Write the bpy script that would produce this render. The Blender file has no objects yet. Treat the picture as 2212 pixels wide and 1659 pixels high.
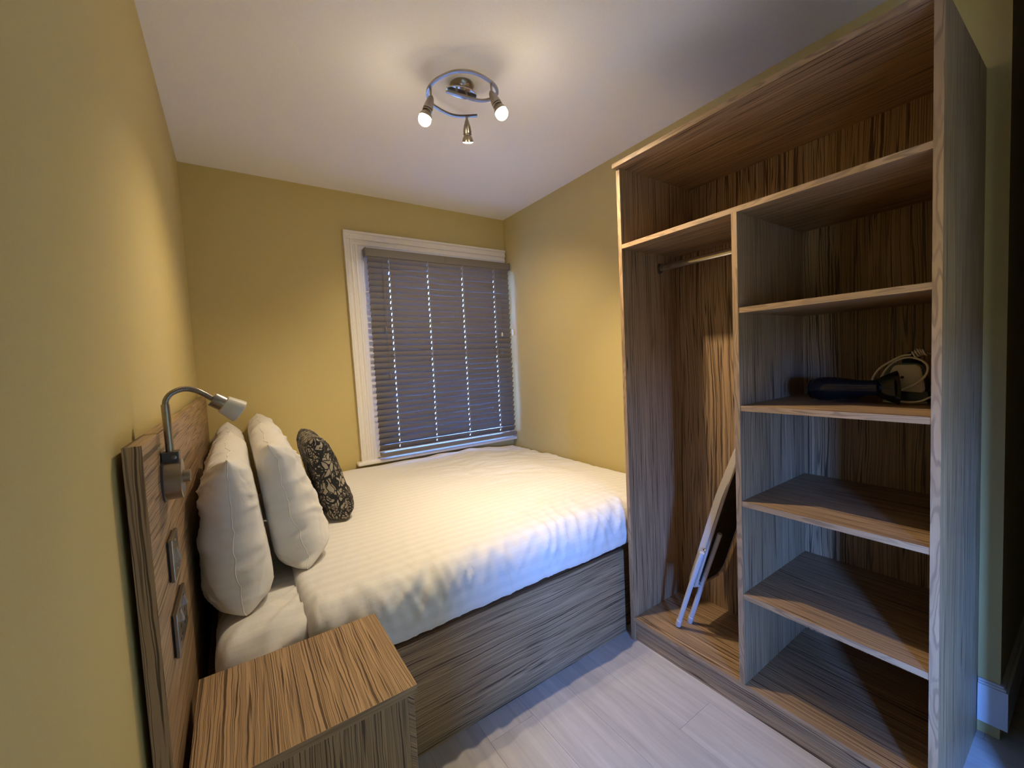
import bpy, bmesh, math, random
from mathutils import Vector, Matrix, noise as mnoise

random.seed(7)
scene = bpy.context.scene
COL = scene.collection

# ------------------------------------------------------------------ camera
CX, CY, CZ = 0.1673, -2.8250, 1.2551
F_PX = 887.2
CR = Vector((0.82590, -0.56176, -0.04818))
CU = Vector((0.07080, 0.01854, 0.99732))
CF = Vector((0.55936, 0.82709, -0.05509))
CPOS = Vector((CX, CY, CZ))
cam_data = bpy.data.cameras.new('camera')
cam = bpy.data.objects.new('camera', cam_data)
COL.objects.link(cam)
cam_data.sensor_fit = 'HORIZONTAL'
cam_data.sensor_width = 36.0
cam_data.lens = F_PX * 36.0 / 2212.0
cam_data.clip_start = 0.02
cam.matrix_world = Matrix(((CR.x, CU.x, -CF.x, CX), (CR.y, CU.y, -CF.y, CY), (CR.z, CU.z, -CF.z, CZ), (0, 0, 0, 1)))
scene.camera = cam


def px(u, v, axis, val):
    """pixel of the 2212x1659 photograph -> point on the plane axis=val"""
    d = CF + CR * ((u - 1106) / F_PX) - CU * ((v - 829.5) / F_PX)
    t = (val - CPOS[axis]) / d[axis]
    return CPOS + d * t


# ------------------------------------------------------------------ world / exposure / daylight
scene.view_settings.view_transform = 'Standard'
scene.view_settings.look = 'None'
scene.view_settings.gamma = 1.0
scene.view_settings.use_curve_mapping = False
scene.view_settings.exposure = 0.26
SKY = (0.125, 0.315, 1.0)
SKY_STRENGTH = 205.0
LAMP_COL = (1.0, 0.81, 0.54)
SPOT_W = 39.0
BULB_EMIT = 80.0
world = bpy.data.worlds.new('world')
scene.world = world
world.use_nodes = True
wn = world.node_tree.nodes
wl = world.node_tree.links
wn.clear()
w_out = wn.new('ShaderNodeOutputWorld')
w_bg = wn.new('ShaderNodeBackground')
w_tc = wn.new('ShaderNodeTexCoord')
w_sep = wn.new('ShaderNodeSeparateXYZ')
w_ramp = wn.new('ShaderNodeValToRGB')
w_ramp.color_ramp.elements[0].position = 0.485
w_ramp.color_ramp.elements[0].color = (0.05, 0.055, 0.05, 1)
w_ramp.color_ramp.elements[1].position = 0.515
w_ramp.color_ramp.elements[1].color = (*SKY, 1)
w_map = wn.new('ShaderNodeMapRange')
w_map.inputs['From Min'].default_value = -1
w_map.inputs['From Max'].default_value = 1
wl.new(w_tc.outputs['Generated'], w_sep.inputs[0])
wl.new(w_sep.outputs['Z'], w_map.inputs['Value'])
wl.new(w_map.outputs[0], w_ramp.inputs[0])
wl.new(w_ramp.outputs[0], w_bg.inputs['Color'])
w_bg.inputs['Strength'].default_value = SKY_STRENGTH
wl.new(w_bg.outputs[0], w_out.inputs['Surface'])


def portal(name, loc, size, rot):
    ld = bpy.data.lights.new(name, 'AREA')
    ld.shape = 'RECTANGLE'
    ld.size, ld.size_y = size
    ld.cycles.is_portal = True
    o = bpy.data.objects.new(name, ld)
    o.location = loc
    o.rotation_euler = rot
    COL.objects.link(o)
    return o


# room dimensions (metres)
W, H = 2.067, 2.40
REAR = -4.05
RET_Y = -2.640
HALL_X = 3.2
W1 = (0.962, 2.032, 0.646, 2.00)         # window behind the blind: x0 x1 z0 z1
W2 = (-4.00, -3.52, 0.40, 1.36)         # corner window behind the photographer, left-wall pane: y0 y1 z0 z1
W3 = (0.04, 0.31, 0.40, 1.36)           # its rear-wall pane: x0 x1 z0 z1
portal('window_daylight', ((W1[0] + W1[1]) / 2, 0.16, (W1[2] + W1[3]) / 2), (W1[1] - W1[0], W1[3] - W1[2]), (-math.pi / 2, 0, 0))
portal('window_left_offscreen', (-0.16, (W2[0] + W2[1]) / 2, (W2[2] + W2[3]) / 2), (W2[3] - W2[2], W2[1] - W2[0]), (0, -math.pi / 2, 0))

portal('window_rear_offscreen', ((W3[0] + W3[1]) / 2, REAR - 0.16, (W3[2] + W3[3]) / 2), (W3[1] - W3[0], W3[3] - W3[2]), (math.pi / 2, 0, 0))

# ------------------------------------------------------------------ helpers


def new_mat(name):
    m = bpy.data.materials.new(name)
    m.use_nodes = True
    nt = m.node_tree
    b = nt.nodes['Principled BSDF']
    return m, nt, b


def plain(name, col, rough=0.5, metal=0.0, spec=0.5, bump=0.0, bscale=200.0, **kw):
    m, nt, b = new_mat(name)
    b.inputs['Roughness'].default_value = rough
    b.inputs['Metallic'].default_value = metal
    b.inputs['Specular IOR Level'].default_value = spec
    for k, v in kw.items():
        b.inputs[k.replace('_', ' ')].default_value = v
    tc = nt.nodes.new('ShaderNodeTexCoord')
    n = nt.nodes.new('ShaderNodeTexNoise')
    n.inputs['Scale'].default_value = bscale
    n.inputs['Detail'].default_value = 3
    nt.links.new(tc.outputs['Object'], n.inputs['Vector'])
    mix = nt.nodes.new('ShaderNodeMix')
    mix.data_type = 'RGBA'
    nt.links.new(n.outputs['Fac'], mix.inputs['Factor'])
    mix.inputs['A'].default_value = (*[c * 0.95 for c in col], 1)
    mix.inputs['B'].default_value = (*[min(1, c * 1.05) for c in col], 1)
    nt.links.new(mix.outputs['Result'], b.inputs['Base Color'])
    if bump > 0:
        bp = nt.nodes.new('ShaderNodeBump')
        bp.inputs['Strength'].default_value = bump
        bp.inputs['Distance'].default_value = 0.002
        nt.links.new(n.outputs['Fac'], bp.inputs['Height'])
        nt.links.new(bp.outputs[0], b.inputs['Normal'])
    return m


def math_node(nt, op, a, b=None, c=None):
    n = nt.nodes.new('ShaderNodeMath')
    n.operation = op
    for i, v in enumerate((a, b, c)):
        if v is None:
            continue
        if isinstance(v, (int, float)):
            n.inputs[i].default_value = v
        else:
            nt.links.new(v, n.inputs[i])
    return n.outputs[0]


LAM_LIGHT, LAM_DARK = (0.39, 0.253, 0.140), (0.090, 0.054, 0.031)     # the one zebra-veined laminate
BAND_DARK = (0.26, 0.170, 0.098)                                       # fainter veins of its edge band


def zebrano(name, grain, freq=52.0, light=LAM_LIGHT, dark=LAM_DARK, rough=0.42, warp=0.008, glen=0.45, off=0.0, jit=0.006):
    """zebra-veined laminate, veins running along the given axis"""
    m, nt, b = new_mat(name)
    N, L = nt.nodes, nt.links
    tc = N.new('ShaderNodeTexCoord')
    sp = N.new('ShaderNodeSeparateXYZ')
    L.new(tc.outputs['Object'], sp.inputs[0])
    ax = {'X': 0, 'Y': 1, 'Z': 2}[grain]
    g = sp.outputs[ax]
    oth = [sp.outputs[i] for i in range(3) if i != ax]
    s = math_node(nt, 'ADD', math_node(nt, 'ADD', oth[0], oth[1]), off)
    cw = N.new('ShaderNodeCombineXYZ')
    L.new(math_node(nt, 'MULTIPLY', s, 5.0), cw.inputs[0])
    L.new(math_node(nt, 'MULTIPLY', g, 1.6), cw.inputs[1])
    nw = N.new('ShaderNodeTexNoise')
    nw.inputs['Scale'].default_value = 1.0
    nw.inputs['Detail'].default_value = 1.0
    L.new(cw.outputs[0], nw.inputs['Vector'])
    t = math_node(nt, 'ADD', s, math_node(nt, 'MULTIPLY', math_node(nt, 'SUBTRACT', nw.outputs['Fac'], 0.5), warp * 4))
    cj = N.new('ShaderNodeCombineXYZ')
    L.new(math_node(nt, 'MULTIPLY', s, 34.0), cj.inputs[0])
    L.new(math_node(nt, 'MULTIPLY', g, 13.0), cj.inputs[1])
    nj = N.new('ShaderNodeTexNoise')
    nj.inputs['Scale'].default_value = 1.0
    nj.inputs['Detail'].default_value = 2.0
    L.new(cj.outputs[0], nj.inputs['Vector'])
    t = math_node(nt, 'ADD', t, math_node(nt, 'MULTIPLY', math_node(nt, 'SUBTRACT', nj.outputs['Fac'], 0.5), jit))
    cc = N.new('ShaderNodeCombineXYZ')
    L.new(math_node(nt, 'MULTIPLY', t, freq), cc.inputs[0])
    L.new(math_node(nt, 'MULTIPLY', g, glen), cc.inputs[1])
    nn = N.new('ShaderNodeTexNoise')
    nn.inputs['Scale'].default_value = 1.0
    nn.inputs['Detail'].default_value = 2.2
    nn.inputs['Roughness'].default_value = 0.55
    L.new(cc.outputs[0], nn.inputs['Vector'])
    r = N.new('ShaderNodeValToRGB')
    cr = r.color_ramp
    mid = tuple(0.75 * a + 0.25 * c for a, c in zip(light, dark))
    hi = tuple(min(1, a * 1.12) for a in light)
    dk2 = tuple(0.30 * a + 0.70 * c for a, c in zip(light, dark))
    stops = [(0.0, mid), (0.28, light), (0.335, light), (0.35, dark), (0.372, dark), (0.388, light), (0.425, mid), (0.437, dk2), (0.447, dk2), (0.457, light),
             (0.495, hi), (0.507, dark), (0.519, dark), (0.531, light), (0.565, light), (0.574, dk2), (0.584, dk2), (0.594, light), (0.622, mid), (0.634, dark), (0.655, dark), (0.668, light), (0.74, hi)]
    cr.elements[0].position, cr.elements[0].color = stops[0][0], (*stops[0][1], 1)
    cr.elements[1].position, cr.elements[1].color = stops[-1][0], (*stops[-1][1], 1)
    for p, c in stops[1:-1]:
        e = cr.elements.new(p)
        e.color = (*c, 1)
    L.new(nn.outputs['Fac'], r.inputs[0])
    # fine fibre
    cf = N.new('ShaderNodeCombineXYZ')
    L.new(math_node(nt, 'MULTIPLY', t, 420.0), cf.inputs[0])
    L.new(math_node(nt, 'MULTIPLY', g, 9.0), cf.inputs[1])
    nf = N.new('ShaderNodeTexNoise')
    nf.inputs['Scale'].default_value = 1.0
    nf.inputs['Detail'].default_value = 2
    L.new(cf.outputs[0], nf.inputs['Vector'])
    mx = N.new('ShaderNodeMix')
    mx.data_type = 'RGBA'
    mx.blend_type = 'MULTIPLY'
    mx.inputs['Factor'].default_value = 0.18
    L.new(r.outputs[0], mx.inputs['A'])
    rf = N.new('ShaderNodeValToRGB')
    rf.color_ramp.elements[0].position = 0.3
    rf.color_ramp.elements[0].color = (0.45, 0.45, 0.45, 1)
    rf.color_ramp.elements[1].position = 0.65
    L.new(nf.outputs['Fac'], rf.inputs[0])
    L.new(rf.outputs[0], mx.inputs['B'])
    L.new(mx.outputs['Result'], b.inputs['Base Color'])
    b.inputs['Roughness'].default_value = rough
    b.inputs['Specular IOR Level'].default_value = 0.35
    bp = N.new('ShaderNodeBump')
    bp.inputs['Strength'].default_value = 0.08
    bp.inputs['Distance'].default_value = 0.001
    L.new(nn.outputs['Fac'], bp.inputs['Height'])
    L.new(bp.outputs[0], b.inputs['Normal'])
    return m


def fabric(name, col, stripes=False, weave=900.0, bump=0.30):
    m, nt, b = new_mat(name)
    N, L = nt.nodes, nt.links
    tc = N.new('ShaderNodeTexCoord')
    n = N.new('ShaderNodeTexNoise')
    n.inputs['Scale'].default_value = weave
    L.new(tc.outputs['Object'], n.inputs['Vector'])
    n2 = N.new('ShaderNodeTexNoise')
    n2.inputs['Scale'].default_value = 17
    n2.inputs['Detail'].default_value = 5
    n2.inputs['Distortion'].default_value = 1.2
    L.new(tc.outputs['Object'], n2.inputs['Vector'])
    b.inputs['Roughness'].default_value = 0.75
    b.inputs['Specular IOR Level'].default_value = 0.2
    b.inputs['Sheen Weight'].default_value = 0.15
    if stripes:
        sp = N.new('ShaderNodeSeparateXYZ')
        L.new(tc.outputs['UV'], sp.inputs[0])
        f = math_node(nt, 'FRACT', math_node(nt, 'MULTIPLY', sp.outputs[1], 1 / 0.042))
        st = math_node(nt, 'GREATER_THAN', f, 0.5)
        mix = N.new('ShaderNodeMix')
        mix.data_type = 'RGBA'
        L.new(st, mix.inputs['Factor'])
        mix.inputs['A'].default_value = (*col, 1)
        mix.inputs['B'].default_value = (*[c * 0.955 for c in col], 1)
        L.new(mix.outputs['Result'], b.inputs['Base Color'])
        L.new(math_node(nt, 'ADD', math_node(nt, 'MULTIPLY', st, 0.2), 0.55), b.inputs['Roughness'])
    else:
        b.inputs['Base Color'].default_value = (*col, 1)
    bp = N.new('ShaderNodeBump')
    bp.inputs['Strength'].default_value = bump
    bp.inputs['Distance'].default_value = 0.006
    h = math_node(nt, 'ADD', math_node(nt, 'MULTIPLY', n.outputs['Fac'], 0.25), n2.outputs['Fac'])
    L.new(h, bp.inputs['Height'])
    L.new(bp.outputs[0], b.inputs['Normal'])
    return m


M = {}
M['wall'] = plain('mustard_paint', (0.575, 0.460, 0.195), 0.62, spec=0.3, bump=0.05, bscale=260)
M['ceiling'] = plain('white_ceiling_paint', (0.86, 0.84, 0.82), 0.85, spec=0.1, bump=0.04, bscale=150)
M['trim'] = plain('white_gloss_paint', (0.80, 0.76, 0.71), 0.32, spec=0.5, bump=0.05, bscale=60)
M['render'] = plain('grey_render', (0.30, 0.31, 0.32), 0.9, bump=0.2, bscale=30)
M['skirting'] = plain('grey_white_skirting', (0.66, 0.66, 0.66), 0.4)
M['underlay'] = plain('floor_underlay', (0.22, 0.19, 0.16), 0.9)
M['dark_gap'] = plain('dark_gap', (0.02, 0.018, 0.018), 0.9)
M['wood_x'] = zebrano('zebrano_along_x', 'X')
M['wood_y'] = zebrano('zebrano_along_y', 'Y')
M['wood_z'] = zebrano('zebrano_along_z', 'Z')
M['wood_z2'] = zebrano('zebrano_upright_fine', 'Z', freq=64.0, warp=0.005, off=0.37, jit=0.004)
M['wood_back'] = zebrano('zebrano_back_panel', 'Z', freq=30.0, warp=0.010, off=1.7)
M['wood_top'] = zebrano('zebrano_nightstand_top', 'Y', freq=54.0, warp=0.006, off=0.2)
M['wood_head'] = zebrano('zebrano_headboard', 'Y', freq=42.0, warp=0.008, glen=0.5, jit=0.006)
M['wood_edge'] = zebrano('zebrano_edge_band', 'Z', freq=40.0, warp=0.006)
M['linen'] = fabric('white_cotton', (0.80, 0.775, 0.75))
M['sheet'] = fabric('white_sheet', (0.78, 0.755, 0.73), stripes=True)
M['duvet'] = fabric('white_sateen_stripe', (0.80, 0.775, 0.75), stripes=True)
M['steel'] = plain('brushed_nickel', (0.36, 0.32, 0.28), 0.30, metal=1.0)
M['chrome'] = plain('polished_chrome', (0.62, 0.58, 0.54), 0.10, metal=1.0)
M['nickel_dark'] = plain('dark_nickel', (0.22, 0.20, 0.19), 0.28, metal=1.0)
M['gunmetal'] = plain('gunmetal_plastic', (0.055, 0.052, 0.055), 0.35)
M['black'] = plain('black_gloss_plastic', (0.006, 0.007, 0.010), 0.13, spec=0.35)
M['black_matt'] = plain('black_rubber', (0.012, 0.012, 0.013), 0.6)
M['blind'] = plain('taupe_blind', (0.16, 0.145, 0.132), 0.42, spec=0.5)
M['cord'] = plain('pale_cord', (0.55, 0.53, 0.50), 0.8)
M['cord_grey'] = plain('taupe_cord', (0.16, 0.145, 0.13), 0.8)
M['cream'] = plain('cream_plastic', (0.48, 0.43, 0.36), 0.45)
M['cream_cord'] = plain('cream_flex', (0.62, 0.57, 0.48), 0.5)
M['teal'] = plain('dark_teal_plastic', (0.012, 0.035, 0.055), 0.35)
M['board_cover'] = plain('beige_cotton_cover', (0.52, 0.46, 0.40), 0.9)
M['board_tube'] = plain('pale_enamel_tube', (0.52, 0.52, 0.54), 0.35)
M['mesh_metal'] = plain('dark_mesh_steel', (0.06, 0.05, 0.04), 0.5, metal=0.4)
M['plate_side'] = plain('satin_plate', (0.30, 0.265, 0.225), 0.25, metal=1.0)


def glass_mat():
    m, nt, b = new_mat('window_glass')
    N, L = nt.nodes, nt.links
    N.remove(b)
    tr = N.new('ShaderNodeBsdfTransparent')
    tr.inputs['Color'].default_value = (0.93, 0.96, 0.97, 1)
    gl = N.new('ShaderNodeBsdfGlossy')
    gl.inputs['Roughness'].default_value = 0.02
    fr = N.new('ShaderNodeFresnel')
    fr.inputs['IOR'].default_value = 1.45
    mx = N.new('ShaderNodeMixShader')
    L.new(fr.outputs[0], mx.inputs[0])
    L.new(tr.outputs[0], mx.inputs[1])
    L.new(gl.outputs[0], mx.inputs[2])
    L.new(mx.outputs[0], nt.nodes['Material Output'].inputs['Surface'])
    return m


M['glass'] = glass_mat()


def frosted():
    m, nt, b = new_mat('frosted_glass')
    b.inputs['Base Color'].default_value = (0.80, 0.74, 0.64, 1)
    b.inputs['Roughness'].default_value = 0.45
    b.inputs['Subsurface Weight'].default_value = 0.0
    b.inputs['Transmission Weight'].default_value = 0.25
    return m


M['frosted'] = frosted()


def bulb_mat(name, strength, col=LAMP_COL):
    m, nt, b = new_mat(name)
    b.inputs['Base Color'].default_value = (0.9, 0.85, 0.75, 1)
    b.inputs['Emission Color'].default_value = (*col, 1)
    b.inputs['Emission Strength'].default_value = strength
    return m


M['bulb'] = bulb_mat('lit_bulb', BULB_EMIT)
M['bulb_dim'] = bulb_mat('lit_bulb_lens', 60.0)


def floor_mat():
    m, nt, b = new_mat('pale_oak_vinyl')
    N, L = nt.nodes, nt.links
    tc = N.new('ShaderNodeTexCoord')
    oi = N.new('ShaderNodeObjectInfo')
    mp = N.new('ShaderNodeMapping')
    mp.inputs['Scale'].default_value = (26, 1.5, 1)
    ad = N.new('ShaderNodeVectorMath')
    L.new(tc.outputs['Object'], ad.inputs[0])
    cb = N.new('ShaderNodeCombineXYZ')
    L.new(math_node(nt, 'MULTIPLY', oi.outputs['Random'], 17.0), cb.inputs[1])
    L.new(cb.outputs[0], ad.inputs[1])
    L.new(ad.outputs[0], mp.inputs[0])
    n = N.new('ShaderNodeTexNoise')
    n.inputs['Scale'].default_value = 1.0
    n.inputs['Detail'].default_value = 6
    n.inputs['Roughness'].default_value = 0.65
    n.inputs['Distortion'].default_value = 0.6
    L.new(mp.outputs[0], n.inputs['Vector'])
    r = N.new('ShaderNodeValToRGB')
    r.color_ramp.elements[0].position = 0.30
    r.color_ramp.elements[0].color = (0.375, 0.345, 0.325, 1)
    r.color_ramp.elements[1].position = 0.68
    r.color_ramp.elements[1].color = (0.53, 0.495, 0.47, 1)
    L.new(n.outputs['Fac'], r.inputs[0])
    hs = N.new('ShaderNodeHueSaturation')
    L.new(math_node(nt, 'ADD', math_node(nt, 'MULTIPLY', oi.outputs['Random'], 0.12), 0.94), hs.inputs['Value'])
    L.new(r.outputs[0], hs.inputs['Color'])
    L.new(hs.outputs[0], b.inputs['Base Color'])
    b.inputs['Roughness'].default_value = 0.5
    b.inputs['Specular IOR Level'].default_value = 0.35
    bp = N.new('ShaderNodeBump')
    bp.inputs['Strength'].default_value = 0.06
    bp.inputs['Distance'].default_value = 0.001
    L.new(n.outputs['Fac'], bp.inputs['Height'])
    L.new(bp.outputs[0], b.inputs['Normal'])
    return m


M['floor'] = floor_mat()


def cushion_mat():
    """beige cloth printed with a tangle of black twigs"""
    m, nt, b = new_mat('twig_print_cloth')
    N, L = nt.nodes, nt.links
    tc = N.new('ShaderNodeTexCoord')
    nz = N.new('ShaderNodeTexNoise')
    nz.inputs['Scale'].default_value = 9
    nz.inputs['Detail'].default_value = 2
    L.new(tc.outputs['Object'], nz.inputs['Vector'])
    va = N.new('ShaderNodeVectorMath')
    va.operation = 'MULTIPLY_ADD'
    L.new(nz.outputs['Color'], va.inputs[0])
    va.inputs[1].default_value = (0.10, 0.10, 0.10)
    L.new(tc.outputs['Object'], va.inputs[2])
    outs = []
    for sc, wd, st in ((44, 0.070, (1, 1, 0.5)), (80, 0.125, (1.2, 0.8, 1)), (20, 0.05, (1, 1, 0.35))):
        mp = N.new('ShaderNodeMapping')
        mp.inputs['Scale'].default_value = st
        mp.inputs['Rotation'].default_value = (0.5 + sc * 0.03, 0.3, 0.2)
        L.new(va.outputs[0], mp.inputs[0])
        v = N.new('ShaderNodeTexVoronoi')
        v.feature = 'DISTANCE_TO_EDGE'
        v.inputs['Scale'].default_value = sc
        L.new(mp.outputs[0], v.inputs['Vector'])
        outs.append(math_node(nt, 'LESS_THAN', v.outputs['Distance'], wd))
    gate = N.new('ShaderNodeTexNoise')
    gate.inputs['Scale'].default_value = 14
    L.new(tc.outputs['Object'], gate.inputs['Vector'])
    g = math_node(nt, 'GREATER_THAN', gate.outputs['Fac'], 0.47)
    fine = math_node(nt, 'MULTIPLY', outs[1], g)
    mask = math_node(nt, 'MAXIMUM', math_node(nt, 'MAXIMUM', outs[0], fine), outs[2])
    mix = N.new('ShaderNodeMix')
    mix.data_type = 'RGBA'
    L.new(mask, mix.inputs['Factor'])
    mix.inputs['A'].default_value = (0.36, 0.31, 0.24, 1)
    mix.inputs['B'].default_value = (0.010, 0.010, 0.014, 1)
    L.new(mix.outputs['Result'], b.inputs['Base Color'])
    b.inputs['Roughness'].default_value = 0.8
    return m


M['cushion'] = cushion_mat()


def world_loc(o):
    v = Vector((0, 0, 0))
    while o:
        v = v + o.location
        o = o.parent
    return v


def tag(o, label=None, cat=None, group=None, kind=None):
    for k, v in (('label', label), ('category', cat), ('group', group), ('kind', kind)):
        if v:
            o[k] = v
    return o


def obj(name, bm, mat, parent=None, base=None, smooth=False):
    """link a bmesh given in world coordinates as one object; origin at the parent's or at 'base'"""
    o = bpy.data.objects.new(name, None if bm is None else bpy.data.meshes.new(name))
    org = Vector((0, 0, 0))
    if parent is not None:
        o.parent = parent
        org = world_loc(parent)
    elif base is not None:
        o.location = base
        org = Vector(base)
    bmesh.ops.translate(bm, verts=bm.verts, vec=-org)
    bmesh.ops.recalc_face_normals(bm, faces=bm.faces)
    if smooth:
        for f in bm.faces:
            f.smooth = True
    bm.to_mesh(o.data)
    bm.free()
    o.data.materials.append(mat)
    if smooth == 'auto':
        o.data.set_sharp_from_angle(angle=math.radians(38))
    COL.objects.link(o)
    return o


def thing(name, loc, label, cat, group=None):
    o = bpy.data.objects.new(name, None)
    o.empty_display_size = 0.1
    o.location = loc
    COL.objects.link(o)
    return tag(o, label, cat, group)


def add_box(bm, x0, x1, y0, y1, z0, z1, bev=0.0, seg=2, mat=None):
    r = bmesh.ops.create_cube(bm, size=1.0)
    vs = r['verts']
    for v in vs:
        v.co = Vector((x0 + (v.co.x + .5) * (x1 - x0), y0 + (v.co.y + .5) * (y1 - y0), z0 + (v.co.z + .5) * (z1 - z0)))
    if mat is not None:
        bmesh.ops.transform(bm, matrix=mat, verts=vs)
    if bev > 0:
        es = list({e for v in vs for e in v.link_edges})
        bmesh.ops.bevel(bm, geom=es, offset=bev, segments=seg, affect='EDGES', profile=0.5, clamp_overlap=True)


def box(name, x0, x1, y0, y1, z0, z1, mat, parent=None, bev=0.0, base=None, seg=2):
    bm = bmesh.new()
    add_box(bm, min(x0, x1), max(x0, x1), min(y0, y1), max(y0, y1), min(z0, z1), max(z0, z1), bev, seg)
    return obj(name, bm, mat, parent, base)


def frame_of(d):
    d = Vector(d).normalized()
    a = Vector((0, 0, 1)) if abs(d.z) < 0.9 else Vector((1, 0, 0))
    s = d.cross(a).normalized()
    return d, s, s.cross(d).normalized()


def add_lathe(bm, p, d, prof, n=24, cap=True, flat=(1, 1), up=None):
    """revolve prof [(t, r)] about the axis p + t*d; flat squashes the section"""
    d, s, t = frame_of(d)
    if up is not None:
        t = (Vector(up) - d * d.dot(Vector(up))).normalized()
        s = d.cross(t)
    rings = []
    for (h, r) in prof:
        rings.append([bm.verts.new(Vector(p) + d * h + (s * math.cos(2 * math.pi * k / n) * flat[0] + t * math.sin(2 * math.pi * k / n) * flat[1]) * max(r, 1e-5)) for k in range(n)])
    for a, b in zip(rings, rings[1:]):
        for k in range(n):
            bm.faces.new((a[k], a[(k + 1) % n], b[(k + 1) % n], b[k]))
    if cap:
        bm.faces.new(rings[0][::-1])
        bm.faces.new(rings[-1])


def lathe(name, p, d, prof, mat, parent=None, n=24, base=None, cap=True, flat=(1, 1), up=None):
    bm = bmesh.new()
    add_lathe(bm, p, d, prof, n, cap, flat, up)
    return obj(name, bm, mat, parent, base, smooth='auto')


def catmull(pts, n=8):
    pts = [Vector(p) for p in pts]
    P = [pts[0] * 2 - pts[1]] + pts + [pts[-1] * 2 - pts[-2]]
    out = []
    for i in range(1, len(P) - 2):
        for k in range(n):
            t = k / n
            a, b, c, d = P[i - 1:i + 3]
            out.append(0.5 * ((2 * b) + (c - a) * t + (2 * a - 5 * b + 4 * c - d) * t * t + (3 * b - a - 3 * c + d) * t ** 3))
    out.append(pts[-1])
    return out


def add_tube(bm, pts, r, n=10, rect=None):
    """sweep a round (or rect=(w,h)) section along pts"""
    pts = [Vector(p) for p in pts]
    rings = []
    prev = None
    for i, p in enumerate(pts):
        d = (pts[min(i + 1, len(pts) - 1)] - pts[max(i - 1, 0)]).normalized()
        if prev is None:
            _, s, t = frame_of(d)
        else:
            s = (prev - d * prev.dot(d)).normalized()
            t = s.cross(d)
        prev = s
        rr = r[i] if isinstance(r, (list, tuple)) else r
        if rect:
            w, h = rect
            rings.append([bm.verts.new(p + s * a * w / 2 + t * b * h / 2) for a, b in ((-1, -1), (1, -1), (1, 1), (-1, 1))])
        else:
            rings.append([bm.verts.new(p + (s * math.cos(2 * math.pi * k / n) + t * math.sin(2 * math.pi * k / n)) * rr) for k in range(n)])
    m = len(rings[0])
    for a, b in zip(rings, rings[1:]):
        for k in range(m):
            bm.faces.new((a[k], a[(k + 1) % m], b[(k + 1) % m], b[k]))
    bm.faces.new(rings[0][::-1])
    bm.faces.new(rings[-1])


def tube(name, pts, r, mat, parent=None, n=10, base=None, smooth_pts=0, rect=None):
    bm = bmesh.new()
    add_tube(bm, catmull(pts, smooth_pts) if smooth_pts else pts, r, n, rect)
    return obj(name, bm, mat, parent, base, smooth='auto')


def sstep(a, b, x):
    t = max(0.0, min(1.0, (x - a) / (b - a)))
    return t * t * (3 - 2 * t)


def N3(x, y, z=0.0):
    return mnoise.noise(Vector((x, y, z)))


# ------------------------------------------------------------------ room shell
def struct(o):
    o['kind'] = 'structure'
    return o


T = 0.12
bm = bmesh.new()
for b_ in ((REAR - T, W2[0], 0, H), (W2[1], T, 0, H), (W2[0], W2[1], 0, W2[2]), (W2[0], W2[1], W2[3], H)):
    add_box(bm, -T, 0, b_[0], b_[1], b_[2], b_[3])
struct(obj('wall_left', bm, M['wall']))
bm = bmesh.new()
for b_ in ((-T, W1[0], 0, H), (W1[1], HALL_X, 0, H), (W1[0], W1[1], 0, W1[2]), (W1[0], W1[1], W1[3], H)):
    add_box(bm, b_[0], b_[1], 0, T, b_[2], b_[3])
struct(obj('wall_back', bm, M['wall']))
struct(box('wall_right', W, HALL_X, RET_Y, 0, 0, H, M['wall']))
bm = bmesh.new()
for b_ in ((-T, W3[0], 0, H), (W3[1], HALL_X, 0, H), (W3[0], W3[1], 0, W3[2]), (W3[0], W3[1], W3[3], H)):
    add_box(bm, b_[0], b_[1], REAR - T, REAR, b_[2], b_[3])
struct(obj('wall_rear', bm, M['wall']))
struct(box('daylight_blocker_nib', 0, 0.40, -3.34, -3.26, 0, H, M['wall']))  # added out of view to keep daylight off the headboard end and nightstand
struct(box('wall_hall', HALL_X, HALL_X + T, REAR - T, T, 0, H, M['wall']))
struct(box('daylight_blocker_hall', 1.72, 1.82, REAR, -2.77, 0, H, M['wall']))  # unseen slab added to stop daylight reaching the hall return wall
struct(box('sky_blocker_wall', -6, 8, 2.2, 2.4, -3.0, 9.0, M['render']))     # unseen wall added outside to dim the sky light through the blind
struct(box('ceiling', -T, HALL_X + T, REAR - T, T, H, H + T, M['ceiling']))

fl = struct(box('floor', -T, HALL_X + T, REAR - T, T, -0.06, -0.006, M['underlay']))
PW, PL = 0.178, 1.22
ncol = int((HALL_X + 0.02) / PW) + 1
plank_mesh = None
for c in range(ncol):
    x0 = -0.105 + c * PW
    start = [0.62, 0.10, 0.86, 0.34, 0.72][c % 5] * PL
    # butt joints near y = -1.9 where the photo shows them
    y = 0.0 + start
    while y > REAR:
        y0, y1 = max(y - PL, REAR), min(y, 0.0)
        if y1 - y0 > 0.05 and x0 < HALL_X and (x0 < W or y0 < RET_Y + 0.2):
            if x0 >= W:
                y1 = min(y1, RET_Y + 0.02)
            if y1 - y0 > 0.05:
                box('plank', max(x0, 0) + 0.0003, min(x0 + PW, HALL_X) - 0.0003, y0 + 0.0003, y1 - 0.0003, -0.0055, 0.0, M['floor'], fl, bev=0.0004, seg=1)
        y -= PL

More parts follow.
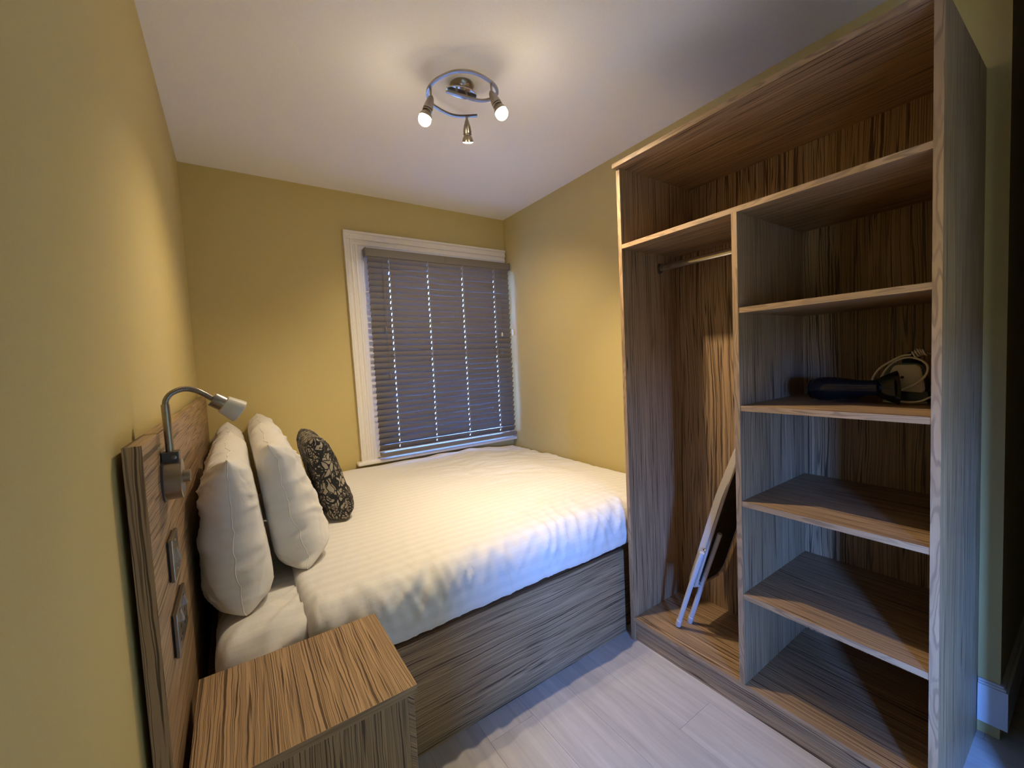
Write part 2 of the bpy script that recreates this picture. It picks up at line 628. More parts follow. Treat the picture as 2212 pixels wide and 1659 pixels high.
# baseboards
sk = struct(box('baseboard_right', W - 0.017, W, RET_Y - 0.017, -2.5945, 0.046, 0.163, M['skirting']))
bm = bmesh.new()
add_box(bm, W - 0.017, W, RET_Y - 0.017, -2.5945, 0.163, 0.168)
add_box(bm, W - 0.012, W, RET_Y - 0.012, -2.5945, 0.168, 0.174)
add_box(bm, W - 0.007, W, RET_Y - 0.007, -2.5945, 0.174, 0.180)
obj('moulding', bm, M['skirting'], sk)
sk = struct(box('baseboard_hall', W, HALL_X, RET_Y - 0.017, RET_Y, 0.046, 0.163, M['skirting']))
bm = bmesh.new()
add_box(bm, W, HALL_X, RET_Y - 0.017, RET_Y, 0.163, 0.168)
add_box(bm, W, HALL_X, RET_Y - 0.010, RET_Y, 0.168, 0.180)
obj('moulding', bm, M['skirting'], sk)
struct(box('baseboard_left', 0, 0.017, REAR, -1.98, 0.0, 0.17, M['skirting'], bev=0.004))

# window_1 with casing (slightly out of plumb, as in the old wall)
win = struct(thing('window_1', (W1[0], 0, W1[2]), None, None))


def casing_vertical(name, xo_t, xo_b, w, z0, z1, parent, mirror=1):
    """moulded vertical architrave: stepped profile across its width"""
    prof = [(0.0, 0.0), (0.0, 0.030), (0.012, 0.032), (0.016, 0.024), (0.034, 0.022), (0.040, 0.026), (0.052, 0.026), (0.056, 0.019), (0.066, 0.018), (0.070, 0.022), (0.082, 0.022), (0.086, 0.015), (w - 0.006, 0.014), (w, 0.010), (w, 0.0)]
    bm = bmesh.new()
    rows = []
    for z, xo in ((z0, xo_b), (z1, xo_t)):
        rows.append([bm.verts.new((xo + mirror * a, -h, z)) for a, h in prof])
    n = len(prof)
    for k in range(n):
        bm.faces.new((rows[0][k], rows[0][(k + 1) % n], rows[1][(k + 1) % n], rows[1][k]))
    bm.faces.new(rows[0])
    bm.faces.new(rows[1][::-1])
    return obj(name, bm, M['trim'], parent)


casing_vertical('casing', 0.812, 0.832, 0.112, 0.640, 2.146, win)
prof = [(0.0, 0.0), (0.0, 0.032), (0.014, 0.034), (0.018, 0.024), (0.034, 0.023), (0.038, 0.028), (0.050, 0.028), (0.054, 0.019), (0.068, 0.018), (0.072, 0.023), (0.084, 0.022), (0.088, 0.014), (0.108, 0.012), (0.108, 0.0)]
bm = bmesh.new()
rows = []
for x in (0.812, 2.052):
    rows.append([bm.verts.new((x, -h - 0.001, 2.148 - a)) for a, h in prof])
n = len(prof)
for k in range(n):
    bm.faces.new((rows[0][k], rows[0][(k + 1) % n], rows[1][(k + 1) % n], rows[1][k]))
bm.faces.new(rows[0])
bm.faces.new(rows[1][::-1])
obj('head_casing', bm, M['trim'], win)
bm = bmesh.new()
add_box(bm, 0.800, W - 0.001, -0.062, 0.0, 0.616, 0.640, bev=0.009, seg=3)
obj('sill', bm, M['trim'], win)
# reveal lining and sashes
box('jamb', W1[0] - 0.040, W1[0] + 0.004, -0.010, T, W1[2], W1[3], M['trim'], win)
box('jamb', W1[1] - 0.004, W1[1] + 0.040, -0.010, T, W1[2], W1[3], M['trim'], win)
box('lining', W1[0], W1[1], 0.0, T, W1[3] - 0.012, W1[3], M['trim'], win)
box('lining', W1[0], W1[1], 0.0, T, W1[2], W1[2] + 0.005, M['trim'], win)
for (z0, z1, y) in ((W1[2] + .005, 1.36, 0.055), (1.32, W1[3] - .012, 0.085)):
    bm = bmesh.new()
    xa, xb = W1[0] + .004, W1[1] - .004
    add_box(bm, xa, xa + .045, y, y + .03, z0, z1)
    add_box(bm, xb - .020, xb, y, y + .03, z0, z1)
    add_box(bm, xa + .045, xb - .020, y, y + .03, z0, z0 + .030)
    add_box(bm, xa + .045, xb - .020, y, y + .03, z1 - .045, z1)
    sash = obj('sash', bm, M['trim'], win)
    box('pane', xa + .045, xb - .020, y + .012, y + .016, z0 + .030, z1 - .045, M['glass'], sash)

# window_2 behind the photographer: lets the daylight in from that side
win2 = struct(thing('window_2', (0, W2[0], W2[2]), None, None))
bm = bmesh.new()
add_box(bm, -.08, -.04, W2[0], W2[0] + .04, W2[2], W2[3])
add_box(bm, -.08, -.04, W2[1] - .04, W2[1], W2[2], W2[3])
add_box(bm, -.08, -.04, W2[0] + .04, W2[1] - .04, W2[2], W2[2] + .05)
add_box(bm, -.08, -.04, W2[0] + .04, W2[1] - .04, W2[3] - .05, W2[3])
obj('sash', bm, M['trim'], win2)
box('pane', -.062, -.058, W2[0] + .04, W2[1] - .04, W2[2] + .05, W2[3] - .05, M['glass'], win2)
box('sill', 0, .05, W2[0] - .04, W2[1] + .04, W2[2] - .03, W2[2], M['trim'], win2, bev=.006)

win3 = struct(thing('window_3', (W3[0], REAR, W3[2]), None, None))
bm = bmesh.new()
add_box(bm, W3[0], W3[0] + .03, REAR - .08, REAR - .04, W3[2], W3[3])
add_box(bm, W3[1] - .03, W3[1], REAR - .08, REAR - .04, W3[2], W3[3])
add_box(bm, W3[0] + .03, W3[1] - .03, REAR - .08, REAR - .04, W3[2], W3[2] + .04)
add_box(bm, W3[0] + .03, W3[1] - .03, REAR - .08, REAR - .04, W3[3] - .04, W3[3])
obj('sash', bm, M['trim'], win3)
box('pane', W3[0] + .03, W3[1] - .03, REAR - .062, REAR - .058, W3[2] + .04, W3[3] - .04, M['glass'], win3)
box('sill', W3[0], W3[1] + .04, REAR, REAR + .05, W3[2] - .03, W3[2], M['trim'], win3, bev=.006)

# ------------------------------------------------------------------ wardrobe
XF, XL, XBK = 1.547, 1.910, 2.043
Y1, YD, Y2 = -1.634, -2.107, -2.5753
TB = 0.0175
ZS = [1.7195, 1.3945, 1.0717, 0.749, 0.4278]
ZB = 0.1037
ZT = 2.032
wd = thing('wardrobe', (1.80, -2.11, 0), 'open-fronted zebra-veined wood wardrobe with hanging bay and shelves beside the bed', 'wardrobe')
M['band_z'] = zebrano('edge_band_upright', 'Z', freq=17.0, warp=0.006, dark=BAND_DARK, off=0.11, glen=2.2, jit=0.012)
M['band_y'] = zebrano('edge_band_level', 'Y', freq=17.0, warp=0.006, dark=BAND_DARK, off=0.23, glen=2.2, jit=0.012)


def board(name, x0, x1, y0, y1, z0, z1, mat, band):
    o = box(name, x0 + .0008, x1, y0, y1, z0, z1, mat, wd, bev=.0004, seg=1)
    box('edge_band', x0, x0 + .0008, y0, y1, z0, z1, band, o)
    return o


board('side_panel', XF, W - .001, Y1 - TB, Y1, 0, ZT, M['wood_z2'], M['band_z'])
board('side_panel', XF, W - .001, Y2 - TB, Y2, 0, ZT + TB, M['wood_z2'], M['band_z'])
board('divider', XF, XBK, YD - TB, YD, ZB, ZS[0] - TB, M['wood_z2'], M['band_z'])
board('top_board', XF - 0.020, W - .001, Y2, Y1 + 0.004, ZT, ZT + TB, M['wood_y'], M['band_y'])
box('back_panel', XL, XL + .008, YD, Y1 - TB, ZB, ZS[0] - TB, M['wood_back'], wd)
box('back_panel', XBK, XBK + .008, Y2, YD - TB, ZB, ZS[0] - TB, M['wood_back'], wd)
box('back_panel', XBK, XBK + .008, Y2, Y1 - TB, ZS[0], ZT, M['wood_back'], wd)
board('shelf', XF + .001, XBK, Y2, Y1 - TB, ZS[0] - TB, ZS[0], M['wood_y'], M['band_y'])
for z in ZS[1:]:
    board('shelf', XF + .002, XBK, Y2, YD - TB, z - TB, z, M['wood_y'], M['band_y'])
board('base_board', XF + .002, XBK, Y2, Y1 - TB, ZB - TB, ZB, M['wood_y'], M['band_y'])
box('plinth', XF + .012, XF + .030, Y2, Y1 - TB, 0.0, ZB - TB, M['wood_y'], wd)
# hanging rail with end sockets
RX, RZ = 1.796, 1.640
rail = lathe('hanging_rail', (RX, YD, RZ), (0, 1, 0), [(0, .0125), (YD * -1 + Y1 - TB, .0125)], M['chrome'], wd, n=20, flat=(.7, 1.15), up=(0, 0, 1))
for yy, dd in ((YD, 1), (Y1 - TB, -1)):
    lathe('rail_socket', (RX, yy, RZ), (0, dd, 0), [(0, .021), (.004, .021), (.005, .017), (.012, .017)], M['nickel_dark'], wd, n=20, flat=(.8, 1.1), up=(0, 0, 1))

# ------------------------------------------------------------------ bed base, mattress, bedding
bed = thing('bed_base', (1.0, -0.8, 0), 'low zebra-veined wood divan base under the white bedding', 'bed')
BY = -1.589
box('side_panel', 0.040, 1.5665, BY, BY + .018, 0.0, 0.382, M['wood_x'], bed, bev=.001, seg=1)
box('top_ledge', 0.040, 2.050, BY + .019, BY + .060, 0.350, 0.374, M['wood_x'], bed)
box('base_body', 0.040, 2.050, BY + .030, -0.030, 0.0, 0.350, M['wood_x'], bed)
box('slat_deck', 0.045, 2.050, BY + .065, -0.030, 0.350, 0.392, M['wood_x'], bed)

bm = bmesh.new()
add_box(bm, 0.095, 2.040, BY + .030, -0.045, 0.392, 0.555, bev=.035, seg=4)
mattress = obj('mattress', bm, M['linen'], None, base=(1.06, -0.8, 0.392), smooth=True)
tag(mattress, 'thick white mattress with a creased fitted sheet showing by the headboard', 'mattress')


def profile_surface(name, sect, xs, disp, mat, parent=None, base=None, endcap=None, uv=True):
    """sweep a (y, z) section along x with a displacement along the section normal"""
    # resample the section by arc length
    P = [Vector((0, y, z)) for y, z in sect]
    P = catmull(P, 6)
    L = [0.0]
    for a, b in zip(P, P[1:]):
        L.append(L[-1] + (b - a).length)
    NV = max(20, int(L[-1] / 0.0105))
    S = []
    j = 0
    for k in range(NV + 1):
        s = L[-1] * k / NV
        while j < len(L) - 2 and L[j + 1] < s:
            j += 1
        f = (s - L[j]) / max(1e-9, L[j + 1] - L[j])
        p = P[j].lerp(P[j + 1], f)
        d = (P[j + 1] - P[j]).normalized()
        S.append((p, Vector((0, d.z, -d.y)), s))
    bm = bmesh.new()
    uvl = bm.loops.layers.uv.new('UVMap')
    rows = []
    sv = {}
    for x in xs:
        row = []
        for p, nrm, s in S:
            if nrm.dot(Vector((0, -0.4, 1))) < 0 and False:
                nrm = -nrm
            q = Vector((x, p.y, p.z))
            q = disp(q, nrm, s, L[-1])
            v = bm.verts.new(q)
            sv[v] = (x, s)
            row.append(v)
        rows.append(row)
    for a, b in zip(rows, rows[1:]):
        for k in range(len(a) - 1):
            f = bm.faces.new((a[k], a[k + 1], b[k + 1], b[k]))
            for lp in f.loops:
                lp[uvl].uv = sv[lp.vert]
    return obj(name, bm, mat, parent, base, smooth=True)


# section runs from the back wall over the top to the hem; outward normal = (dz, -dy) with travel towards -y -> +z
def duvet_disp(q, nrm, s, Ltot):
    x, y, z = q
    out = Vector((0, nrm.y, nrm.z))
    side = sstep(-1.50, -1.58, y) * 1.0
    near = sstep(-1.05, -1.50, y)
    # soft fill
    d = 0.007 * N3(x * 2.3, s * 2.6, 1.0) + 0.004 * N3(x * 6, s * 6, 4.0)
    # lumpy creases near the foot and the long soft creases of the top
    foot = sstep(0.9, 1.6, x) * sstep(-1.35, -0.5, y)
    rid = 1 - abs(N3(x * 5 + 0.8 * N3(x * 3, s * 3, 8), s * 11, 2.0)) * 2
    d += foot * 0.010 * (rid - 0.4)
    # cross creases radiating from the near edge
    a = x + 0.45 * (s - 1.5)
    r2 = max(0.0, 1 - abs(N3(a * 15 + 1.2 * N3(x * 4, s * 5, 3), s * 2.6, 5.0)) * 3.2)
    d += (0.35 * near + 0.9 * side) * 0.016 * r2 * (0.5 + 0.5 * N3(x * 3, s * 4, 11))
    a2 = x - 0.30 * (s - 1.5)
    r3 = max(0.0, 1 - abs(N3(a2 * 22, s * 3.5, 15.0)) * 3.0)
    d += (0.15 * near + 0.6 * side) * 0.008 * r3
    r5 = max(0.0, 1 - abs(N3((x + 0.9 * (s - 1.5)) * 30, s * 6 - x * 5, 55.0)) * 4.0)
    d += (0.25 * near + 0.7 * side) * 0.004 * r5
    # panel seam one hand below the top edge
    d *= 1 - 0.75 * sstep(Ltot - 0.12, Ltot - 0.03, s)
    q2 = q + out * d
    # hem waviness
    hem = sstep(Ltot - 0.16, Ltot, s)
    q2.z += hem * (0.009 * N3(x * 3, 3.3, 0) + 0.0015 * N3(x * 17, 1.3, 0))
    # sag to the foot and roll at both ends
    q2.z -= 0.040 * sstep(1.55, 2.06, x) * sstep(0.50, 0.58, z)
    top = sstep(0.46, 0.56, z)
    e = max(0.0, 1 - (x - XH0) / 0.035)
    if e > 0:
        q2.z -= 0.036 * (1 - math.sqrt(max(0, 1 - e * e))) * top
        q2.y += 0.016 * (1 - math.sqrt(max(0, 1 - e * e))) * side
        q2.x += 0.010 * N3(s * 4, 2.0, 0) * (1 if e > .0 else 0)
    e = max(0.0, 1 - (2.058 - x) / 0.06)
    if e > 0:
        q2.z -= 0.05 * (1 - math.sqrt(max(0, 1 - e * e))) * top
    return q2


XH0 = 0.288
sect = [(-0.022, 0.560), (-0.026, 0.585), (-0.050, 0.601), (-0.10, 0.607), (-0.40, 0.612), (-0.80, 0.614), (-1.20, 0.614), (-1.42, 0.612), (-1.52, 0.604), (-1.572, 0.580),
        (-1.600, 0.540), (-1.610, 0.490), (-1.611, 0.445), (-1.604, 0.418), (-1.590, 0.410), (-1.565, 0.415)]
xs = [XH0 + 0.035 * (1 - math.cos(k / 8 * math.pi / 2)) for k in range(8)]
xs += [XH0 + 0.035 + (2.0 - XH0 - 0.035) * k / 165 for k in range(165)] + [2.0 + 0.058 * math.sin(k / 8 * math.pi / 2) for k in range(9)]
dv = profile_surface('duvet', sect, xs, duvet_disp, M['duvet'], base=(1.15, -0.8, 0.56))
tag(dv, 'white sateen-striped duvet spread over the bed and hanging down its side', 'duvet')


def sheet_disp(q, nrm, s, Ltot):
    x, y, z = q
    out = Vector((0, nrm.y, nrm.z))
    d = 0.003 * N3(x * 5, s * 4, 21)
    a = (s - 1.2) + 1.15 * x
    near = sstep(-1.15, -1.45, y)
    r = max(0.0, 1 - abs(N3(a * 9 + 0.8 * N3(x * 6, s * 5, 31), x * 2.0, 25)) * 3.0)
    r4 = max(0.0, 1 - abs(N3((s + 0.3 * x) * 16, x * 5.0, 45)) * 3.0)
    d += near * (0.020 * r + 0.011 * r4)
    q2 = q + out * d
    e = max(0.0, 1 - (x - 0.075) / 0.07)
    if e > 0:
        k = 1 - math.sqrt(max(0, 1 - e * e))
        q2.z -= 0.070 * k * sstep(0.43, 0.55, z)
        q2.y += 0.05 * k * sstep(-1.5, -1.58, y)
    q2.z = max(q2.z, 0.3935)
    return q2


sect2 = [(-0.035, 0.50), (-0.045, 0.545), (-0.08, 0.562), (-0.5, 0.568), (-1.0, 0.569), (-1.40, 0.567), (-1.50, 0.560), (-1.555, 0.540), (-1.580, 0.500), (-1.586, 0.450), (-1.582, 0.410), (-1.565, 0.395)]
xs2 = [0.070] + [0.075 + 0.07 * (1 - math.cos(k / 9 * math.pi / 2)) for k in range(9)] + [0.145 + 0.30 * k / 34 for k in range(35)]
xs2[0] = 0.0745
sheet = profile_surface('fitted_sheet', sect2, xs2, sheet_disp, M['sheet'], parent=mattress)
sheet['label'] = 'creased white fitted sheet'


def pillow(name, mat, length, height, thick, base_c, lean, label, cat, group=None, seed=0, yaw=0.0, floor_z=0.60, wr=1.0, ear=0.05, bendx=0.0, pu=5.0, pv=3.0, seam=True, back=None, front=None):
    """upright pillow: length along y, standing on a long edge, leaning back (towards -x) by 'lean' rad"""
    bm = bmesh.new()
    NU, NV = 112, 84
    up = Vector((-math.sin(lean), 0, math.cos(lean)))
    nr = Vector((math.cos(lean), 0, math.sin(lean)))
    ly = Vector((math.sin(yaw), math.cos(yaw), 0))
    a, b = length / 2, height / 2
    c = Vector(base_c) + up * b
    cols = {}

    def pt(u, v, sgn):
        hu = a * (1 - ear * math.cos(v * math.pi / 2)) * u
        hv = b * (1 - ear * 1.5 * math.cos(u * math.pi / 2)) * v
        f = max(0.0, (1 - abs(u) ** pu)) ** 0.5 * max(0.0, (1 - abs(v) ** (pv if v > 0 else pv * 1.6))) ** 0.42
        h = thick / 2 * f * (1 - 0.22 * v)
        e = 1 - f
        k1 = max(0.0, 1 - abs(N3(hv * 17 + 1.5 * N3(hu * 7, hv * 7, seed), hu * 5, seed + sgn)) * 2.6)
        k2 = max(0.0, 1 - abs(N3(hu * 19 + 2 * N3(hu * 4, hv * 6, seed + 5), hv * 5, seed + 3 + sgn)) * 2.6)
        mu, mv = sstep(0.45, 0.9, abs(u)), sstep(0.4, 0.9, abs(v))
        w = wr * (0.017 * k1 * mu + 0.008 * k2 * mv + 0.008 * N3(hu * 7, hv * 7, seed + 9 * sgn))
        for su in (-1, 1):
            for sv_ in (-1, 1):
                du, dv_ = (u - su) * a, (v - sv_) * b
                rr = math.hypot(du, dv_)
                ph = math.atan2(dv_ * sv_, du * su)
                w += wr * 0.016 * max(0.0, 1 - abs(N3(ph * 3.6 + seed, rr * 4, seed * 1.7 + su + 2 * sv_)) * 2.8) * math.exp(-rr / 0.13) * min(1, rr / .05)
        for o_, am in ((1.0, 0.007), (2.1, 0.004)):
            cz = N3(hu * 6 * o_ + 0.7 * N3(hu * 9, hv * 9, seed + 71), hv * 10 * o_ + 0.5 * hu * 10, seed + 81 * o_ + sgn)
            w += wr * am * max(0.0, 1 - abs(cz) * 5.0) ** 1.6 * (0.35 + 0.65 * max(mu, mv))
        h += w * (1 - abs(u) ** 6) * (1 - abs(v) ** 6)
        edge = wr * (0.013 * N3(u * 3, v * 3.5, seed + 40) + 0.006 * N3(u * 9, v * 9, seed + 44)) * e
        p = c + ly * (hu + edge) + up * hv + nr * (sgn * h + edge + bendx * (v * v - 0.3))
        p += nr * 0.010 * wr * N3(u * 1.5, v * 1.5, seed + 60)
        if back is not None:
            lim = back(p.z)
            if p.x < lim + 0.02:
                p.x = lim + 0.02 * math.exp(min(0.0, (p.x - lim - 0.02) / 0.02))
        if front is not None:
            lim = front(p.z)
            if p.x > lim - 0.02:
                p.x = lim - 0.02 * math.exp(min(0.0, (lim - 0.02 - p.x) / 0.02))
        if p.z < floor_z + 0.012:
            p.z = floor_z + 0.012 * math.exp((p.z - floor_z - 0.012) / 0.012) * 1.0
        return p
    grid = {}
    for sgn in (1, -1):
        for i in range(NU + 1):
            for j in range(NV + 1):
                u, v = -1 + 2 * i / NU, -1 + 2 * j / NV
                u = math.sin(u * math.pi / 2) * 0.55 + u * 0.45
                v = math.sin(v * math.pi / 2) * 0.55 + v * 0.45
                bd = i in (0, NU) or j in (0, NV)
                key = (i, j, 0 if bd else sgn)
                if key not in grid:
                    grid[key] = bm.verts.new(pt(u, v, sgn))
    for sgn in (1, -1):
        for i in range(NU):
            for j in range(NV):
                q = []
                for ii, jj in ((i, j), (i + 1, j), (i + 1, j + 1), (i, j + 1)):
                    bd = ii in (0, NU) or jj in (0, NV)
                    q.append(grid[(ii, jj, 0 if bd else sgn)])
                try:
                    bm.faces.new(q if sgn > 0 else q[::-1])
                except ValueError:
                    pass
    rim = [grid[(0, j, 0)].co.copy() for j in range(NV + 1)] + [grid[(i, NV, 0)].co.copy() for i in range(1, NU + 1)] + [grid[(NU, j, 0)].co.copy() for j in range(NV - 1, -1, -1)]
    o = obj(name, bm, mat, None, base=base_c, smooth=True)
    tag(o, label, cat, group)
    if seam:
        tube('seam', rim, .0013, mat, o, n=6)
    return o


PG = 'white pillows against the headboard'
def gap_a(z):
    return 0.240 - 0.11 * (z - 0.6)


def gap_b(z):
    return 0.452 - 0.23 * (z - 0.6)


def hb_face(z):
    return 0.038


pillow('pillow', M['linen'], 0.70, 0.450, 0.178, (0.144, -1.115, 0.572), 0.02, 'plump white pillow against the headboard, beside the nightstand', 'pillow', PG, seed=3, floor_z=0.572, back=hb_face, front=lambda z: gap_a(z) - .002)
pillow('pillow', M['linen'], 0.69, 0.425, 0.165, (0.140, -0.400, 0.572), 0.04, 'white pillow against the headboard in the corner by the window wall', 'pillow', PG, seed=17, floor_z=0.572, back=hb_face, front=lambda z: gap_a(z) - .002)
pillow('pillow', M['linen'], 0.68, 0.430, 0.172, (0.330, -1.020, 0.614), 0.20, 'white pillow leaning forward of the headboard pillow, nearest the nightstand', 'pillow', PG, seed=29, floor_z=0.614, back=lambda z: gap_a(z) + .002, front=lambda z: gap_b(z) - .002)
pillow('pillow', M['linen'], 0.63, 0.420, 0.165, (0.342, -0.350, 0.614), 0.20, 'white pillow standing directly behind the black patterned cushion', 'pillow', PG, seed=41, floor_z=0.614, back=lambda z: gap_a(z) + .002, front=lambda z: gap_b(z) - .002)
pillow('cushion', M['cushion'], 0.40, 0.375, 0.118, (0.518, -0.800, 0.618), 0.26, 'black and beige twig-print cushion leaning on the white pillows', 'cushion', None, seed=57, floor_z=0.618, wr=0.4, ear=0.015, pu=6.0, pv=4.5, seam=False, back=lambda z: gap_b(z) + .002)

# ------------------------------------------------------------------ headboard and its fittings
HB, HZ, HY = 0.0350, 1.146, -1.928
hb = thing('headboard', (0.018, -0.96, 0), 'wide zebra-veined wood headboard panel fixed to the left mustard wall', 'headboard')
box('end_post', 0.010, HB, HY, -1.7685, 0.0, HZ, M['wood_head'], hb, bev=.0012, seg=1)
box('end_cap', 0.010, HB, HY - .0012, HY, 0.0, HZ, M['wood_edge'], hb)
box('panel', 0.010, HB - .0006, -1.7675, -0.004, 0.0, HZ - .001, M['wood_head'], hb, bev=.001, seg=1)

# reading lamp
LY, LZ = -1.732, 1.046
lp = thing('reading_lamp', (HB, LY, LZ - .042), 'brushed nickel gooseneck reading lamp with frosted shade mounted on the headboard', 'lamp')
lathe('wall_plate', (HB, LY, LZ), (1, 0, 0), [(0, .044), (.003, .044), (.004, .042)], M['gunmetal'], lp, n=40)
lathe('drum', (HB + .004, LY, LZ), (1, 0, 0), [(0, .041), (.026, .041), (.0275, .0395)], M['steel'], lp, n=48)
lathe('knob', (HB + .0305, LY, LZ + .003), (1, 0, 0), [(0, .0115), (.0012, .0115), (.0014, .0125), (.0125, .0125), (.0135, .0115)], M['steel'], lp, n=32)
bm = bmesh.new()
add_box(bm, HB + .001, HB + .029, LY - .016, LY + .016, LZ + .036, LZ + .058, bev=.002)
br = obj('bracket', bm, M['gunmetal'], lp)
lathe('screw', (HB + .021, LY - .0162, LZ + .047), (0, -1, 0), [(0, .0045), (.0015, .0045), (.002, .0035)], M['nickel_dark'], br, n=16)
AX = HB + .014
tube('stem', [(AX, LY, LZ + .056), (AX - .001, LY, LZ + .155)], .0072, M['steel'], lp, n=14)
neck = [(AX - .001, LY, LZ + .153), (AX + .002, LY, LZ + .166), (AX + .012, LY + .002, LZ + .178), (AX + .030, LY + .004, LZ + .1845), (AX + .048, LY + .006, LZ + .181), (AX + .064, LY + .008, LZ + .171), (AX + .079, LY + .010, LZ + .158)]
nk = tube('gooseneck', neck, .0056, M['nickel_dark'], lp, n=12, smooth_pts=6)
bm = bmesh.new()
cp = catmull(neck, 7)
for i in range(1, len(cp) - 1):
    d = (cp[i + 1] - cp[i - 1])
    add_lathe(bm, cp[i], d, [(-.0007, .0054), (0, .0061), (.0007, .0054)], n=10)
obj('neck_coil', bm, M['steel'], nk, smooth=True)
sd = Vector((0.80, 0.14, -0.56)).normalized()
s0 = Vector(neck[-1]) - sd * .004
lathe('lamp_holder', s0, sd, [(0, .006), (.001, .0150), (.003, .0158), (.026, .0158), (.027, .0145)], M['steel'], lp, n=32)
bm = bmesh.new()
add_lathe(bm, s0, sd, [(.024, .0165), (.026, .0195), (.030, .0205), (.060, .0255), (.0615, .0245), (.032, .0185), (.0265, .0165)], n=36, cap=False)
obj('lamp_shade', bm, M['frosted'], lp, smooth='auto')['label'] = 'frosted glass shade'
lathe('bulb', s0, sd, [(.026, .006), (.034, .010), (.048, .012), (.054, .008), (.056, .001)], M['linen'], lp, n=16)

# switch plate
sw = thing('light_switch', (HB, -1.742, 0.848), 'square chrome rocker light switch on the headboard above the double socket', 'switch')
box('gasket', HB, HB + .003, -1.783, -1.701, 0.852, 0.932, M['black_matt'], sw)
box('plate', HB + .003, HB + .0098, -1.785, -1.699, 0.850, 0.935, M['plate_side'], sw, bev=.0012)
bm = bmesh.new()
pts = [(0, .0), (.0075, .0), (.0015, .030), (0, .030)]
rows = [[bm.verts.new((HB + .0098 + a, y, 0.877 + b)) for a, b in pts] for y in (-1.751, -1.733)]
for k in range(4):
    bm.faces.new((rows[0][k], rows[0][(k + 1) % 4], rows[1][(k + 1) % 4], rows[1][k]))
bm.faces.new(rows[0])
bm.faces.new(rows[1][::-1])
obj('rocker', bm, M['chrome'], sw)
for zz in (0.8625, 0.9225):
    lathe('screw', (HB + .0098, -1.742, zz), (1, 0, 0), [(0, .003), (.0006, .003), (.001, .002)], M['chrome'], sw, n=14)

# double socket
so = thing('wall_socket', (HB, -1.735, 0.708), 'double chrome power socket plate low on the headboard above the nightstand', 'socket')
box('gasket', HB, HB + .003, -1.808, -1.662, 0.712, 0.795, M['black_matt'], so)
box('plate', HB + .003, HB + .0098, -1.811, -1.659, 0.710, 0.797, M['plate_side'], so, bev=.0012)
for yc in (-1.770, -1.700):
    bm = bmesh.new()
    rows = [[bm.verts.new((HB + .0098 + a, y, 0.766 + b)) for a, b in [(0, 0), (.0065, 0), (.0015, .021), (0, .021)]] for y in (yc - .007, yc + .007)]
    for k in range(4):
        bm.faces.new((rows[0][k], rows[0][(k + 1) % 4], rows[1][(k + 1) % 4], rows[1][k]))
    bm.faces.new(rows[0])
    bm.faces.new(rows[1][::-1])
    obj('rocker', bm, M['chrome'], so)
    for (dy, dz, w_, h_) in ((0, .014, .004, .008), (-.011, -.008, .0065, .004), (.011, -.008, .0065, .004)):
        box('pin_slot', HB + .0097, HB + .0103, yc + dy - w_ / 2, yc + dy + w_ / 2, 0.740 + dz - h_ / 2, 0.740 + dz + h_ / 2, M['black'], so)
lathe('screw', (HB + .0098, -1.735, 0.752), (1, 0, 0), [(0, .003), (.0006, .003), (.001, .002)], M['chrome'], so, n=14)

# ------------------------------------------------------------------ nightstand
NX0, NX1, NY0, NY1, NZ = 0.0505, 0.4588, -1.957, -1.625, 0.5436
ns = thing('nightstand', (0.255, -1.79, 0), 'zebra-veined wood nightstand between the bed side and the headboard end', 'nightstand')
tp = box('top', NX0, NX1 - .0008, NY0 + .0008, NY1, NZ - .018, NZ, M['wood_top'], ns)
M['band_x'] = zebrano('edge_band_nightstand', 'X', freq=24.0, warp=0.006, dark=BAND_DARK, off=0.4)
box('edge_band', NX0, NX1, NY0, NY0 + .0008, NZ - .018, NZ, M['band_x'], tp)
box('edge_band', NX1 - .0008, NX1, NY0 + .0008, NY1, NZ - .018, NZ, M['band_y'], tp)
box('side_panel', NX0 + .006, NX1 - .020, NY0 + .010, NY0 + .028, 0.0, NZ - .018, M['wood_z'], ns)
box('side_panel', NX0 + .006, NX1 - .020, NY1 - .028, NY1 - .010, 0.0, NZ - .018, M['wood_z'], ns)
box('back_panel', NX0 + .006, NX0 + .014, NY0 + .028, NY1 - .028, 0.0, NZ - .018, M['wood_z'], ns)
box('base_board', NX0 + .014, NX1 - .022, NY0 + .028, NY1 - .028, 0.05, 0.068, M['wood_y'], ns)
for (z0, z1) in ((0.055, 0.285), (0.289, 0.520)):
    dr = box('drawer', NX1 - .020, NX1 - .005, NY0 + .011, NY1 - .011, z0, z1, M['wood_y'], ns, bev=.001, seg=1)
    lathe('knob', (NX1 - .005, (NY0 + NY1) / 2, (z0 + z1) / 2), (1, 0, 0), [(0, .005), (.008, .005), (.011, .011), (.017, .011), (.019, .008)], M['steel'], dr, n=20)

# ------------------------------------------------------------------ venetian blind
bl = thing('venetian_blind', (1.49, -0.055, 0.66), 'grey-brown venetian blind with closed slats covering the white-cased window', 'blind')
BX0, BX1, BYC = 0.944, 2.040, -0.066
box('head_rail', 0.930, 2.046, -0.088, -0.034, 1.982, 2.034, M['blind'], bl, bev=.002)
box('head_rail_cap', 0.926, 0.931, -0.090, -0.032, 1.980, 2.036, M['blind'], bl)
box('head_rail_cap', 2.0455, 2.0505, -0.090, -0.032, 1.980, 2.036, M['blind'], bl)
for xx in (1.490,):
    box('rail_clip', xx - .006, xx + .006, -0.0895, -0.087, 1.988, 2.030, M['cord_grey'], bl)
CORDS = (1.080, 1.355, 1.627, 1.902)
bm = bmesh.new()
SW = 0.050
xsl = [BX0]
for c in CORDS:
    xsl += [c - .0022, c + .0022]
xsl += [BX1]
vs_ = [-SW / 2, -.009, .009, SW / 2]
TILT = math.radians(60)
grid = []
